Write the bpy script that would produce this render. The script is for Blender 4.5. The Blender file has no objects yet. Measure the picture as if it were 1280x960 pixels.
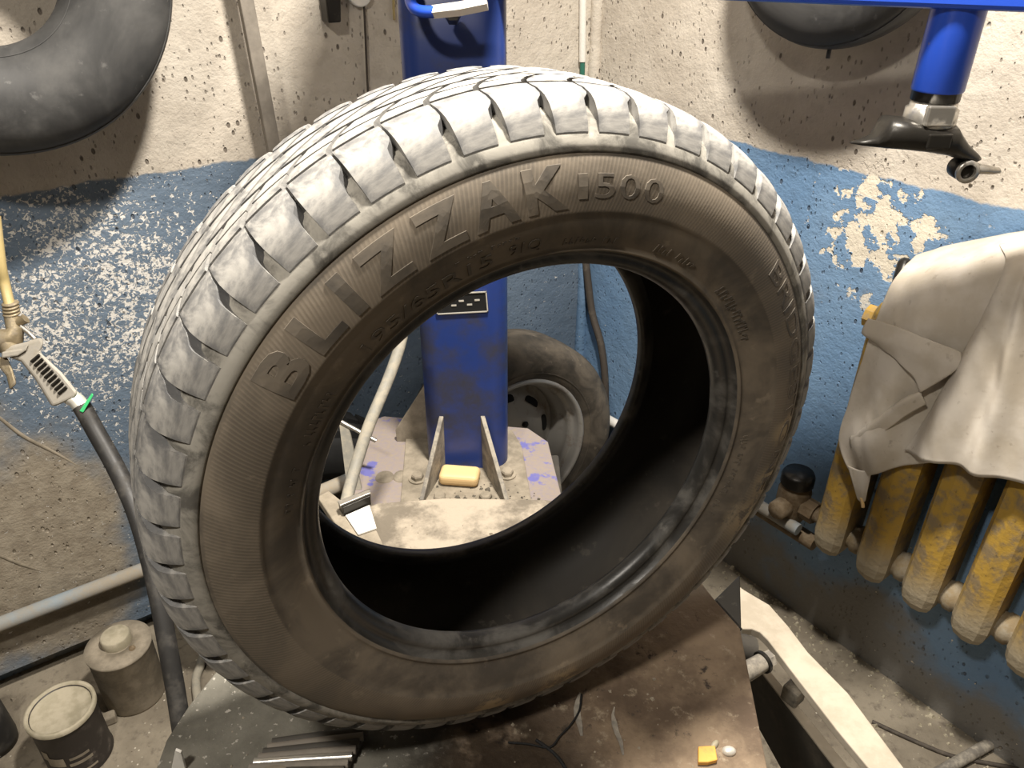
import bpy, bmesh, math, random
from math import sin, cos, pi, radians, hypot, atan2
from mathutils import Vector, Matrix, noise
random.seed(7)
sc = bpy.context.scene
COL = sc.collection

# ------------------------------------------------------------ camera, world, lights, exposure
F = 960.0; H = 1.5; PT = radians(31)
cd = bpy.data.cameras.new('camera'); cd.sensor_width = 36; cd.lens = 36 * F / 1280; cd.clip_start = .02
cam = bpy.data.objects.new('camera', cd); COL.objects.link(cam)
cam.location = (0, 0, H); cam.rotation_euler = (pi / 2 - PT, 0, 0)
sc.camera = cam
wd = bpy.data.worlds.new('world'); sc.world = wd; wd.use_nodes = True
wd.node_tree.nodes['Background'].inputs[0].default_value = (1, .95, .88, 1)
wd.node_tree.nodes['Background'].inputs[1].default_value = .05
vs = sc.view_settings
vs.view_transform = 'Standard'; vs.look = 'None'; vs.gamma = 1; vs.use_curve_mapping = False
vs.exposure = 0.0

def lamp(name, loc, power, size, color, target=None):
    l = bpy.data.lights.new(name, 'AREA'); l.shape = 'DISK'; l.size = size; l.energy = power; l.color = color
    o = bpy.data.objects.new(name, l); COL.objects.link(o); o.location = loc
    d = (Vector(target) - Vector(loc)) if target else Vector((0, 0, -1))
    o.rotation_euler = d.to_track_quat('-Z', 'Y').to_euler()
    return o
lamp('ceiling_lamp_over_machine', (.15, .78, 2.45), 74, .16, (1, .93, .83))
lamp('ceiling_lamp_over_front', (-.50, -.15, 2.35), 24, .16, (1, .93, .83))

# ------------------------------------------------------------ helpers
def V(*a): return Vector(a)
O = V(0, 0, H)
def ray(x, y):
    a, b = (x - 640) / F, (y - 480) / F
    return V(a, cos(PT) - b * sin(PT), -sin(PT) - b * cos(PT))
def at_z(x, y, z):
    d = ray(x, y); return O + d * ((z - H) / d.z)
def at_d(x, y, dep): return O + ray(x, y) * dep
def at_pl(x, y, P, n):
    d = ray(x, y); return O + d * ((P - O).dot(n) / d.dot(n))
CR = at_z(718, 569, 0); CR.z = 0
AL, AR = radians(34), radians(52.5)
dL = V(-cos(AL), -sin(AL), 0); dR = V(cos(AR), -sin(AR), 0)
nL = V(sin(AL), -cos(AL), 0); nR = V(-sin(AR), -cos(AR), 0)
def onL(x, y, o=0): return at_pl(x, y, CR + nL * o, nL)
def onR(x, y, o=0): return at_pl(x, y, CR + nR * o, nR)

class MB:
    """collects geometry for one mesh object"""
    def __init__(s): s.v = []; s.f = []; s.sm = []
    def add(s, vs, fs, smooth=False):
        k = len(s.v); s.v += [Vector(p) for p in vs]
        for f in fs: s.f.append([i + k for i in f]); s.sm.append(smooth)
        return s
    def box(s, c, d, rz=0, M=None):
        c = Vector(c); pts = []
        for z in (-.5, .5):
            for x, y in ((-.5, -.5), (.5, -.5), (.5, .5), (-.5, .5)):
                p = V(x * d[0], y * d[1], z * d[2])
                if M: p = M @ p
                elif rz: p = Matrix.Rotation(rz, 3, 'Z') @ p
                pts.append(c + p)
        return s.add(pts, [(0, 3, 2, 1), (4, 5, 6, 7), (0, 1, 5, 4), (1, 2, 6, 5), (2, 3, 7, 6), (3, 0, 4, 7)])
    def tube(s, path, r, n=12, cap=True, smooth=True, flat=1):
        path = [Vector(p) for p in path]; rings = []; N = None
        for i, p in enumerate(path):
            t = (path[min(i + 1, len(path) - 1)] - path[max(i - 1, 0)]).normalized()
            if N is None:
                N = t.cross(V(0, 0, 1))
                if N.length < .05: N = t.cross(V(1, 0, 0))
            N = (N - t * N.dot(t)).normalized(); B = t.cross(N)
            rr = r[i] if isinstance(r, (list, tuple)) else r
            rings.append([p + (N * cos(2 * pi * k / n) + B * sin(2 * pi * k / n) * flat) * rr for k in range(n)])
        vs = [q for R in rings for q in R]; fs = []
        for i in range(len(rings) - 1):
            for k in range(n):
                a, b = i * n + k, i * n + (k + 1) % n
                fs.append((a, b, b + n, a + n))
        s.add(vs, fs, smooth)
        if cap:
            s.add(rings[0], [tuple(range(n))[::-1]]); s.add(rings[-1], [tuple(range(n))])
        return s
    def lathe(s, prof, n=48, M=None, closed=False, smooth=True):
        """prof: (r, z) about +Z then transformed by M"""
        vs = []; fs = []
        for r, z in prof:
            for k in range(n):
                p = V(r * cos(2 * pi * k / n), r * sin(2 * pi * k / n), z)
                vs.append(M @ p if M else p)
        m = len(prof)
        for i in range(m if closed else m - 1):
            j = (i + 1) % m
            for k in range(n):
                fs.append((i * n + k, i * n + (k + 1) % n, j * n + (k + 1) % n, j * n + k))
        return s.add(vs, fs, smooth)
    def prism(s, pts, off):
        """polygon (3D points) extruded by vector off"""
        pts = [Vector(p) for p in pts]; off = Vector(off); n = len(pts)
        return s.add(pts + [p + off for p in pts], [tuple(range(n))[::-1], tuple(range(n, 2 * n))] + [(i, (i + 1) % n, (i + 1) % n + n, i + n) for i in range(n)])
    def build(s, name, m, parent=None, bevel=0, org=None, weld=False, segs=2):
        me = bpy.data.meshes.new(name)
        o0 = Vector(org) if org is not None else (parent.location if parent is not None and parent.type == 'EMPTY' and parent.get('worldpts') else V(0, 0, 0))
        me.from_pydata([tuple(p - o0) for p in s.v], [], s.f)
        me.polygons.foreach_set('use_smooth', s.sm)
        bm = bmesh.new(); bm.from_mesh(me)
        if weld: bmesh.ops.remove_doubles(bm, verts=bm.verts, dist=1e-6)
        bmesh.ops.recalc_face_normals(bm, faces=bm.faces); bm.to_mesh(me); bm.free()
        me.update()
        o = bpy.data.objects.new(name, me); COL.objects.link(o)
        if m: me.materials.append(m)
        if parent is not None: o.parent = parent
        elif org is not None: o.location = o0
        if bevel:
            b = o.modifiers.new('bevel', 'BEVEL'); b.width = bevel; b.segments = segs; b.limit_method = 'ANGLE'; b.angle_limit = radians(35)
        return o

def tag(o, label, cat, group=None, kind=None):
    o['label'] = label; o['category'] = cat
    if group: o['group'] = group
    if kind: o['kind'] = kind
    return o
def thing(name, label, cat, loc, rz=0, group=None, world=True):
    """an Empty at the thing's base; its parts are given in world points when world=True"""
    o = bpy.data.objects.new(name, None); COL.objects.link(o); o.empty_display_size = .05
    o.location = loc; o.rotation_euler = (0, 0, rz)
    if world: o['worldpts'] = True
    return tag(o, label, cat, group)
def struct(o): o['kind'] = 'structure'; return o
def spline(pts, n=10):
    pts = [Vector(p) for p in pts]; out = []
    for i in range(len(pts) - 1):
        p0, p1, p2, p3 = pts[max(i - 1, 0)], pts[i], pts[i + 1], pts[min(i + 2, len(pts) - 1)]
        for k in range(n):
            t = k / n
            out.append(.5 * ((2 * p1) + (p2 - p0) * t + (2 * p0 - 5 * p1 + 4 * p2 - p3) * t * t + (3 * p1 - p0 - 3 * p2 + p3) * t ** 3))
    return out + [pts[-1]]
def interp(tab, x):
    if x <= tab[0][0]: return tab[0][1]
    for (a, b), (c, d) in zip(tab, tab[1:]):
        if x <= c: return b + (d - b) * (x - a) / (c - a)
    return tab[-1][1]

# ------------------------------------------------------------ materials
class NT:
    def __init__(s, name):
        s.m = bpy.data.materials.new(name); s.m.use_nodes = True; s.t = s.m.node_tree
        s.b = s.t.nodes['Principled BSDF']; s.tc = s.n('ShaderNodeTexCoord')
        s.co = s.tc.outputs['Object']
    def n(s, k): return s.t.nodes.new(k)
    def lk(s, a, b): s.t.links.new(a, b)
    def put(s, sock, v):
        if hasattr(v, 'is_output') or isinstance(v, bpy.types.NodeSocket): s.lk(v, sock)
        elif isinstance(v, (tuple, list)) and len(v) == 3 and sock.type == 'RGBA': sock.default_value = (*v, 1)
        else: sock.default_value = v
    def noise(s, scale, detail=4, rough=.6, co=None, dist=0):
        n = s.n('ShaderNodeTexNoise'); s.lk(co or s.co, n.inputs['Vector'])
        n.inputs['Scale'].default_value = scale; n.inputs['Detail'].default_value = detail; n.inputs['Roughness'].default_value = rough; n.inputs['Distortion'].default_value = dist
        return n.outputs['Fac']
    def voro(s, scale, co=None, feature='F1', rnd=1):
        n = s.n('ShaderNodeTexVoronoi'); s.lk(co or s.co, n.inputs['Vector']); n.feature = feature
        n.inputs['Scale'].default_value = scale; n.inputs['Randomness'].default_value = rnd
        return n.outputs['Distance']
    def rng(s, v, a, b, c=0., d=1.):
        n = s.n('ShaderNodeMapRange'); n.interpolation_type = 'SMOOTHSTEP'
        s.put(n.inputs[0], v)
        for i, q in enumerate((a, b, c, d)): n.inputs[i + 1].default_value = q
        return n.outputs[0]
    def mth(s, op, a, b=0., c=None):
        n = s.n('ShaderNodeMath'); n.operation = op; s.put(n.inputs[0], a); s.put(n.inputs[1], b)
        if c is not None: s.put(n.inputs[2], c)
        return n.outputs[0]
    def mix(s, f, a, b, mode='MIX'):
        n = s.n('ShaderNodeMix'); n.data_type = 'RGBA'; n.blend_type = mode
        s.put(n.inputs[0], f); s.put(n.inputs[6], a); s.put(n.inputs[7], b)
        return n.outputs[2]
    def scaled(s, v, loc=(0, 0, 0)):
        n = s.n('ShaderNodeMapping'); s.lk(s.co, n.inputs['Vector']); n.inputs['Scale'].default_value = v; n.inputs['Location'].default_value = loc
        return n.outputs[0]
    def xyz(s):
        n = s.n('ShaderNodeSeparateXYZ'); s.lk(s.co, n.inputs[0]); return n.outputs
    def blob(s, c, r0, r1):
        """1 inside r0 of point c (per-axis scale tuple c[3:]) falling to 0 at r1"""
        n = s.n('ShaderNodeVectorMath'); n.operation = 'DISTANCE'; s.lk(s.co, n.inputs[0]); n.inputs[1].default_value = c
        return s.rng(n.outputs['Value'], r0, r1, 1., 0.)
    def bump(s, h, strength=.3, dist=.002):
        n = s.n('ShaderNodeBump'); s.put(n.inputs['Height'], h); n.inputs['Strength'].default_value = strength; n.inputs['Distance'].default_value = dist
        s.lk(n.outputs[0], s.b.inputs['Normal'])
    def done(s, col, rough=.7, metal=0., spec=.4):
        s.put(s.b.inputs['Base Color'], col); s.put(s.b.inputs['Roughness'], rough); s.put(s.b.inputs['Metallic'], metal)
        s.b.inputs['Specular IOR Level'].default_value = spec
        return s.m

def dusty(name, base, dust, amt=(.45, .65), scale=18, rough=.6, metal=0., bump=.2, fine=120, spec=.4, drough=.9):
    """a painted, metal or rubber surface with blotchy dust"""
    t = NT(name); a = t.noise(scale, 6, .65); b = t.noise(fine, 3, .6)
    f = t.rng(a, amt[0], amt[1])
    f2 = t.mth('MULTIPLY', t.mth('MULTIPLY_ADD', b, .6, .55), f)
    col = t.mix(f2, base, dust)
    t.bump(t.mth('ADD', t.mth('MULTIPLY', b, .5), a), bump, .002)
    return t.done(col, t.mth('MULTIPLY_ADD', f, drough - rough, rough), t.mth('MULTIPLY_ADD', f, -metal, metal) if metal else 0., spec)

def wall_material(name, side):
    t = NT(name); x, y, z = t.xyz()
    n1 = t.noise(3.0, 5); n2 = t.noise(28, 5); n3 = t.noise(160, 3)
    # bare cement plaster with pits and scratches
    plaster = t.mix(t.rng(n1, .35, .65), (.45, .40, .335), (.58, .53, .455))
    plaster = t.mix(t.mth('MULTIPLY', t.rng(n2, .45, .7), .45), plaster, (.38, .335, .28))
    pits = t.mth('MULTIPLY', t.rng(t.voro(42, t.scaled((1, 1, .62)), rnd=1), .10, .17, 1., 0.), t.rng(t.noise(17, 3), .45, .56))
    pits2 = t.mth('MULTIPLY', t.rng(t.voro(95, t.scaled((1, 1, .5))), .13, .22, 1., 0.), t.rng(t.noise(9, 3), .42, .55))
    pit = t.mth('MAXIMUM', pits, t.mth('MULTIPLY', pits2, .7))
    plaster = t.mix(pit, plaster, (.16, .135, .11))
    # blue oil paint below the line
    if side == 'L':
        blue = t.mix(t.rng(n1, .35, .65), (.115, .158, .215), (.155, .205, .27))
        zone = t.mth('MULTIPLY', t.blob((-1.20, 0, .86), .04, .44), t.rng(t.noise(7, 4), .25, .62, .55, 1.))
        spk = t.mth('SUBTRACT', t.mth('MULTIPLY_ADD', t.noise(120, 3, .7, dist=.8), .6, t.mth('MULTIPLY', t.noise(45, 4, .65), .4)), t.mth('MULTIPLY', zone, .150))
        wear = t.rng(spk, .385, .345)
        few = t.mth('MULTIPLY', t.rng(t.noise(95, 3, .6), .335, .315), t.blob((-1.0, 0, .9), .25, .6))
        wear = t.mth('MAXIMUM', wear, few)
        dirt = t.mth('MULTIPLY', t.rng(t.mth('ADD', t.noise(2.6, 5), t.mth('MULTIPLY', t.blob((-1.62, 0, .38), .12, .62), .42)), .62, .82), .92)
        dcol = t.mix(t.rng(n2, .35, .65), (.27, .225, .165), (.36, .31, .235))
        wcol = (.72, .70, .66)
    else:
        blue = t.mix(t.rng(n1, .35, .65), (.13, .225, .365), (.17, .275, .42))
        big = t.mth('SUBTRACT', t.noise(24, 5, .6), t.mth('MULTIPLY', t.blob((.80, 0, 1.0), .03, .20), .175))
        wear = t.mth('MULTIPLY', t.rng(big, .36, .335), t.blob((.80, 0, 1.0), .1, .26))
        few = t.rng(t.noise(75, 2, .5), .27, .25)
        wear = t.mth('MAXIMUM', wear, few)
        dirt = t.mth('MULTIPLY', t.rng(t.mth('ADD', t.noise(3.2, 5), t.mth('MULTIPLY', t.rng(z, .30, .0), .35)), .60, .80), .85)
        dcol = (.20, .175, .135); wcol = (.66, .60, .49)
    blue = t.mix(t.mth('MULTIPLY', t.rng(n2, .5, .75), .3), blue, (.09, .13, .18))
    blue = t.mix(t.mth('MULTIPLY', pit, .75), blue, (.05, .06, .08))
    blue = t.mix(dirt, blue, dcol)
    blue = t.mix(wear, blue, wcol)
    line = t.rng(t.mth('MULTIPLY_ADD', t.noise(14, 4), .030, z), 1.108, 1.114)
    col = t.mix(line, blue, plaster)
    hgt = t.mth('ADD', t.mth('MULTIPLY', n2, .6), t.mth('MULTIPLY_ADD', pit, -1.2, t.mth('MULTIPLY', n3, .25)))
    hgt = t.mth('ADD', hgt, t.mth('MULTIPLY', wear, -.3))
    t.bump(t.mth('ADD', hgt, t.mth('MULTIPLY', t.noise(11, 5, .7), .9)), .55, .010)
    return t.done(col, t.mth('MULTIPLY_ADD', line, .35, .5), 0, .35)

def floor_material():
    t = NT('dusty_floor'); a = t.noise(5, 6); b = t.noise(45, 5); c = t.noise(220, 3)
    col = t.mix(t.rng(a, .35, .65), (.165, .14, .105), (.265, .23, .175))
    col = t.mix(t.rng(b, .5, .75), col, (.12, .10, .078))
    col = t.mix(t.mth('MULTIPLY', t.rng(t.voro(60), .08, .14, 1., 0.), t.rng(t.noise(8), .5, .6)), col, (.5, .46, .38))
    t.bump(t.mth('ADD', b, t.mth('MULTIPLY', c, .4)), .5, .005)
    return t.done(col, .9)

def rubber_material(name, c_dark, c_dust, amt, ribs=None, rough=.55, scale=14, bump=.15):
    t = NT(name); x, y, z = t.xyz(); z = t.mth('SUBTRACT', z, .318)
    a = t.noise(scale, 6, .65, dist=.6); b = t.noise(140, 3); st = t.noise(40, 5)
    f = t.rng(a, *amt)
    col = t.mix(f, c_dark, c_dust)
    col = t.mix(t.mth('MULTIPLY', t.rng(st, .62, .72), .35), col, tuple(min(1, q * 2.0) for q in c_dust))
    h = t.mth('ADD', t.mth('MULTIPLY', b, .4), a)
    if ribs:
        ang = t.mth('ARCTAN2', z, x); rad = t.mth('SQRT', t.mth('ADD', t.mth('MULTIPLY', x, x), t.mth('MULTIPLY', z, z)))
        w = t.mth('SINE', t.mth('MULTIPLY', t.mth('ADD', ang, t.mth('MULTIPLY', rad, 1.2)), 520.))
        band = t.mth('MULTIPLY', t.rng(rad, ribs[0], ribs[0] + .002), t.rng(rad, ribs[1], ribs[1] - .002))
        w = t.mth('MULTIPLY', w, band)
        col = t.mix(t.mth('MULTIPLY', band, .38), col, c_dust)
        col = t.mix(t.mth('MULTIPLY', t.rng(w, -.2, .9), .20), col, tuple(q * 1.7 for q in c_dust))
        h = t.mth('ADD', h, t.mth('MULTIPLY', w, .10))
        for c, r1 in (((.236, -.086, .196), .045), ((.252, -.086, .240), .03), ((.262, -.087, .30), .025), ((-.06, -.09, .06), .03), ((.02, -.088, .055), .035)):
            col = t.mix(t.mth('MULTIPLY', t.blob(c, .004, r1), t.rng(t.noise(45, 5, .7), .40, .52)), col, (.36, .285, .18))
    t.bump(h, bump, .002)
    return t.done(col, t.mth('MULTIPLY_ADD', f, .9 - rough, rough), 0, .4)

M = {}
M['wallL'] = wall_material('left_wall_paint', 'L'); M['wallR'] = wall_material('right_wall_paint', 'R')
M['floor'] = floor_material()
M['sidewall'] = rubber_material('dusty_sidewall_rubber', (.060, .052, .043), (.165, .136, .102), (.36, .64), ribs=(.2385, .2765), scale=11)
M['letter'] = rubber_material('raised_letter_rubber', (.062, .054, .045), (.15, .125, .095), (.36, .66), scale=12)
M['tread'] = rubber_material('worn_tread_rubber', (.115, .115, .116), (.32, .308, .285), (.36, .60), scale=30, rough=.6)
M['tread_base'] = rubber_material('tread_groove_rubber', (.085, .08, .07), (.27, .255, .222), (.36, .60), scale=34, rough=.85)
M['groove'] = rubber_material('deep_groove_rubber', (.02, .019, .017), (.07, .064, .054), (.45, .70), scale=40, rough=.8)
M['bead'] = rubber_material('bead_rubber', (.030, .029, .027), (.12, .114, .104), (.46, .70), scale=16, rough=.36)
M['liner'] = rubber_material('inner_liner_rubber', (.032, .028, .023), (.080, .068, .054), (.4, .75), scale=6, rough=.62)
M['black_rubber'] = rubber_material('black_tube_rubber', (.020, .020, .020), (.062, .060, .057), (.35, .75), scale=6, rough=.42, bump=.05)
M['grey_rubber'] = rubber_material('dusty_tube_rubber', (.042, .042, .042), (.11, .108, .104), (.35, .75), scale=6, rough=.55, bump=.05)
M['old_tyre'] = rubber_material('dusty_old_tyre', (.05, .043, .034), (.15, .125, .095), (.35, .65), scale=10)
M['blue'] = dusty('blue_column_paint', (.018, .042, .19), (.035, .035, .045), (.46, .66), 7, .34, 0, .05, spec=.5, drough=.6)
M['blue_clean'] = dusty('blue_arm_paint', (.02, .075, .50), (.22, .18, .12), (.64, .70), 30, .3, 0, .05, spec=.5)
M['plate'] = dusty('dusty_base_plate', (.13, .13, .36), (.30, .25, .185), (.36, .42), 13, .6, 0, .25, drough=.95)
M['gusset'] = dusty('dusty_gusset_steel', (.16, .145, .125), (.36, .325, .265), (.38, .6), 30, .6, 0, .2)
M['dust'] = dusty('dust_covered_metal', (.20, .172, .130), (.33, .285, .22), (.35, .65), 25, .85, 0, .35)
M['steel'] = dusty('worn_steel', (.50, .48, .44), (.30, .26, .2), (.5, .75), 40, .32, .85, .15)
M['bare'] = dusty('bare_bright_metal', (.72, .69, .62), (.5, .46, .38), (.55, .8), 60, .35, .5, .1)
M['dark_steel'] = dusty('dark_cast_steel', (.022, .020, .017), (.10, .085, .065), (.58, .8), 40, .35, .4, .15)
M['silver'] = dusty('grey_rim_paint', (.40, .385, .36), (.24, .205, .165), (.5, .72), 20, .45, .2, .1)
M['black'] = dusty('black_void', (.006, .006, .006), (.02, .02, .02), (.5, .8), 10, .8)
M['hose'] = dusty('black_hose_rubber', (.022, .021, .02), (.075, .068, .058), (.45, .75), 25, .5, 0, .08)
M['greyhose'] = dusty('grey_hose', (.22, .21, .18), (.32, .29, .23), (.4, .6), 30, .6)
M['yellow'] = dusty('yellow_radiator_paint', (.46, .275, .035), (.30, .235, .15), (.36, .60), 26, .45, 0, .35, fine=90)
M['iron_dust'] = dusty('dusty_cast_iron', (.24, .18, .10), (.29, .25, .185), (.35, .6), 30, .85, 0, .5)
M['valve'] = dusty('rusty_valve', (.13, .09, .05), (.23, .18, .12), (.4, .65), 30, .8, 0, .4)
M['brass'] = dusty('dull_brass', (.27, .22, .14), (.20, .17, .13), (.42, .66), 60, .45, .5, .25)
M['alu'] = dusty('cast_aluminium', (.38, .355, .31), (.27, .245, .20), (.42, .66), 50, .5, .35, .15)
M['yellow_tube'] = dusty('yellowed_tube', (.42, .33, .15), (.36, .29, .17), (.45, .7), 40, .4)
M['green'] = dusty('green_plastic', (.05, .46, .16), (.1, .4, .18), (.5, .8), 40, .4)
M['dkgreen'] = dusty('dark_green_pipe', (.03, .14, .10), (.06, .16, .12), (.5, .8), 20, .5)
M['white'] = dusty('white_paint', (.72, .70, .65), (.5, .46, .4), (.6, .8), 30, .6)
M['soap'] = dusty('yellow_soap', (.70, .49, .24), (.62, .43, .22), (.5, .8), 12, .5, 0, .05)
M['pipe'] = dusty('blue_grey_pipe_paint', (.24, .29, .33), (.31, .26, .19), (.33, .52), 4, .7, 0, .2)
M['orange'] = dusty('orange_scrap', (.62, .32, .06), (.45, .25, .09), (.55, .75), 60, .5)
M['can'] = dusty('dark_can_print', (.03, .025, .022), (.13, .11, .09), (.52, .72), 35, .5)
M['lid'] = dusty('dusty_can_lid', (.34, .305, .22), (.42, .375, .285), (.4, .6), 25, .6, .2, .1)
M['cord'] = dusty('brown_cable', (.055, .045, .036), (.13, .11, .085), (.5, .75), 30, .7)
M['panel'] = dusty('machine_side_panel', (.05, .045, .038), (.15, .13, .10), (.42, .7), 9, .7, 0, .2)
M['panel2'] = dusty('grey_brown_bar', (.17, .15, .125), (.27, .24, .20), (.4, .65), 14, .7)
M['beige'] = dusty('beige_arm_paint', (.42, .365, .285), (.52, .46, .37), (.4, .62), 18, .75, 0, .15)
M['plain'] = dusty('rear_wall_plaster', (.42, .38, .32), (.5, .45, .38), (.4, .6), 4, .9)

def machine_top_material():
    t = NT('grimy_machine_top'); x, y, z = t.xyz()
    a = t.noise(11, 6, .65); b = t.noise(38, 5, .7); c = t.noise(150, 3)
    rust = t.mix(t.rng(a, .35, .65), (.085, .058, .038), (.215, .158, .105))
    rust = t.mix(t.rng(b, .56, .72), rust, (.30, .245, .175))
    rust = t.mix(t.rng(b, .42, .30), rust, (.035, .026, .02))
    grey = t.mix(t.rng(a, .35, .65), (.085, .08, .065), (.15, .142, .118))
    grey = t.mix(t.rng(c, .62, .70), grey, (.35, .33, .29))
    pale = t.mix(t.rng(a, .42, .60), (.15, .128, .098), (.37, .32, .25))
    gx = t.rng(t.mth('MULTIPLY_ADD', a, .18, x), -.02, .05)     # grey grime on one side, rust on the other
    col = t.mix(gx, grey, rust)
    col = t.mix(t.rng(t.mth('MULTIPLY_ADD', a, .06, y), .12, .17), col, pale)
    oil = t.mth('MULTIPLY', t.blob((-.02, -.145, .762), .05, .14), t.rng(t.noise(16, 4), .30, .44))
    col = t.mix(t.mth('MULTIPLY', oil, .85), col, (.016, .012, .009))
    t.bump(t.mth('ADD', b, t.mth('MULTIPLY', c, .5)), .45, .004)
    return t.done(col, t.mth('MULTIPLY_ADD', oil, -.55, .85), 0, .4)
M['top'] = machine_top_material()

def cloth_material():
    t = NT('soiled_white_cloth'); a = t.noise(9, 5); b = t.noise(60, 4); x, y, z = t.xyz()
    col = t.mix(t.rng(a, .38, .62), (.60, .55, .48), (.50, .445, .365))
    col = t.mix(t.mth('MULTIPLY', t.rng(b, .62, .74), .55), col, (.33, .28, .22))
    w = t.noise(900, 2)
    t.bump(t.mth('ADD', t.mth('MULTIPLY', w, .15), t.noise(22, 4)), .25, .004)
    return t.done(col, .95, 0, .1)
M['cloth'] = cloth_material()

# ------------------------------------------------------------ the setting
def plane_obj(name, pts, m, loc=(0, 0, 0), rz=0, thick=None):
    b = MB(); b.prism(pts, thick)
    o = b.build(name, m); o.location = loc; o.rotation_euler = (0, 0, rz)
    return struct(o)
HC = 2.7
plane_obj('floor', [(-3.2, -2.6, 0), (3.2, -2.6, 0), (3.2, 3.2, 0), (-3.2, 3.2, 0)], M['floor'], thick=(0, 0, -.1))
plane_obj('ceiling', [(-3.2, -2.6, HC), (3.2, -2.6, HC), (3.2, 3.2, HC), (-3.2, 3.2, HC)], M['plain'], thick=(0, 0, .1))
# left wall: local x runs along the wall, negative towards the camera; undercut at its foot
wl = plane_obj('wall_left', [(-3.6, 0, .06), (0, 0, .06), (0, 0, HC), (-3.6, 0, HC)], M['wallL'], CR, AL, (0, .15, 0))
plane_obj('baseboard_left', [(-3.6, .05, 0), (0, .05, 0), (0, .05, .06), (-3.6, .05, .06)], M['wallL'], CR, AL, (0, .10, 0))
wr = plane_obj('wall_right', [(0, 0, 0), (3.6, 0, 0), (3.6, 0, HC), (0, 0, HC)], M['wallR'], CR, -AR, (0, .15, 0))
plane_obj('wall_rear', [(-3.2, -2.5, 0), (3.2, -2.5, 0), (3.2, -2.5, HC), (-3.2, -2.5, HC)], M['plain'], thick=(0, -.1, 0))
# plaster fillet running down the corner and a ridge beside it
b = MB(); k = CR + (nL + nR) * .006
b.tube([k + V(.005 * noise.noise((0, 0, z * 3)), 0, z) for z in [.02 + i * .05 for i in range(50)]], [.016 + .006 * noise.noise((3, 1, i * .9)) for i in range(50)], 10)
struct(b.build('trim_corner', M['wallR'], org=CR))

bpy.context.view_layer.update()
for pts in (((-40, 492), (0, 522), (30, 545), (70, 566), (112, 590)), ((-60, 672), (0, 694), (30, 706), (62, 716))):
    b = MB(); P = spline([onL(x, y, -.0028) for x, y in pts], 5)
    b.tube(P, [.0050 * (.4 + .6 * sin(pi * (i + .5) / len(P))) for i in range(len(P))], 8)
    o = b.build('plaster_ridge', M['dust'], org=P[0]); o.parent = wl; o.matrix_parent_inverse = wl.matrix_world.inverted()

# ------------------------------------------------------------ THE TYRE
TC = V(-.006, .598, 1.088)         # wheel centre
TR = radians(25.37)
tyre = thing('winter_tyre', 'large worn winter tyre standing upright on the machine, sidewall towards the viewer', 'tyre', (TC.x, TC.y, TC.z - .318), TR, world=False)
tyre_z = .318
def tp(r, a, t): return V(r * cos(t), -a, r * sin(t) + tyre_z)
OUT = [(.3060, 0), (.3060, .03), (.3050, .05), (.3040, .058), (.3015, .0645), (.297, .0725), (.2915, .0765), (.2895, .0785), (.2885, .0795), (.284, .0820), (.2795, .0838),
       (.2782, .0826), (.2768, .0838), (.272, .0866), (.265, .0897), (.257, .0921), (.249, .0934), (.241, .0936), (.2385, .0934), (.2372, .0922),
       (.232, .0912), (.225, .0890), (.218, .0858), (.212, .0826), (.2088, .0812), (.2078, .0824), (.2066, .0820), (.2055, .0795),
       (.2035, .0750), (.2012, .0728), (.1990, .0730), (.1965, .0735), (.1935, .0716), (.1912, .0675), (.1900, .0615), (.1908, .0575)]
INN = [(.1945, .0560), (.2010, .0590), (.2085, .0630), (.22, .0720), (.235, .0795), (.25, .0825), (.265, .0815), (.279, .0755), (.290, .064), (.2965, .046), (.299, .022), (.2995, 0)]
SWA = sorted([(r, a) for r, a in OUT if r < .2915])
def sw(r): return interp(SWA, r)
def revolve(prof, n=240):
    b = MB(); vs = [tp(r, a, 2 * pi * k / n) for r, a in prof for k in range(n)]; fs = []
    for i in range(len(prof) - 1):
        for k in range(n):
            fs.append((i * n + k, i * n + (k + 1) % n, (i + 1) * n + (k + 1) % n, (i + 1) * n + k))
    b.add(vs, fs, True); return b
i0 = next(i for i, p in enumerate(OUT) if p[0] == .2895); i1 = next(i for i, p in enumerate(OUT) if p[0] == .2055)
crown = OUT[:i0 + 1]
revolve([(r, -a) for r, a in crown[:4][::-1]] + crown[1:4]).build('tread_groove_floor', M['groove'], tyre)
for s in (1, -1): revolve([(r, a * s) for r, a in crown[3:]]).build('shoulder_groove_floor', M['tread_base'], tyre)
for s in (1, -1):
    revolve([(r, a * s) for r, a in OUT[i0:i0 + 5]]).build('shoulder_band', M['tread_base'], tyre)
    revolve([(r, a * s) for r, a in OUT[i0 + 4:i1 + 1]]).build('sidewall', M['sidewall'], tyre)
    revolve([(r, a * s) for r, a in OUT[i1:]] + [(INN[0][0], INN[0][1] * s), (INN[1][0], INN[1][1] * s), (INN[2][0], INN[2][1] * s)]).build('bead', M['bead'], tyre)
revolve([(r, a) for r, a in INN[2:]] + [(r, -a) for r, a in INN[2:-1][::-1]]).build('inner_liner', M['liner'], tyre)

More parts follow.
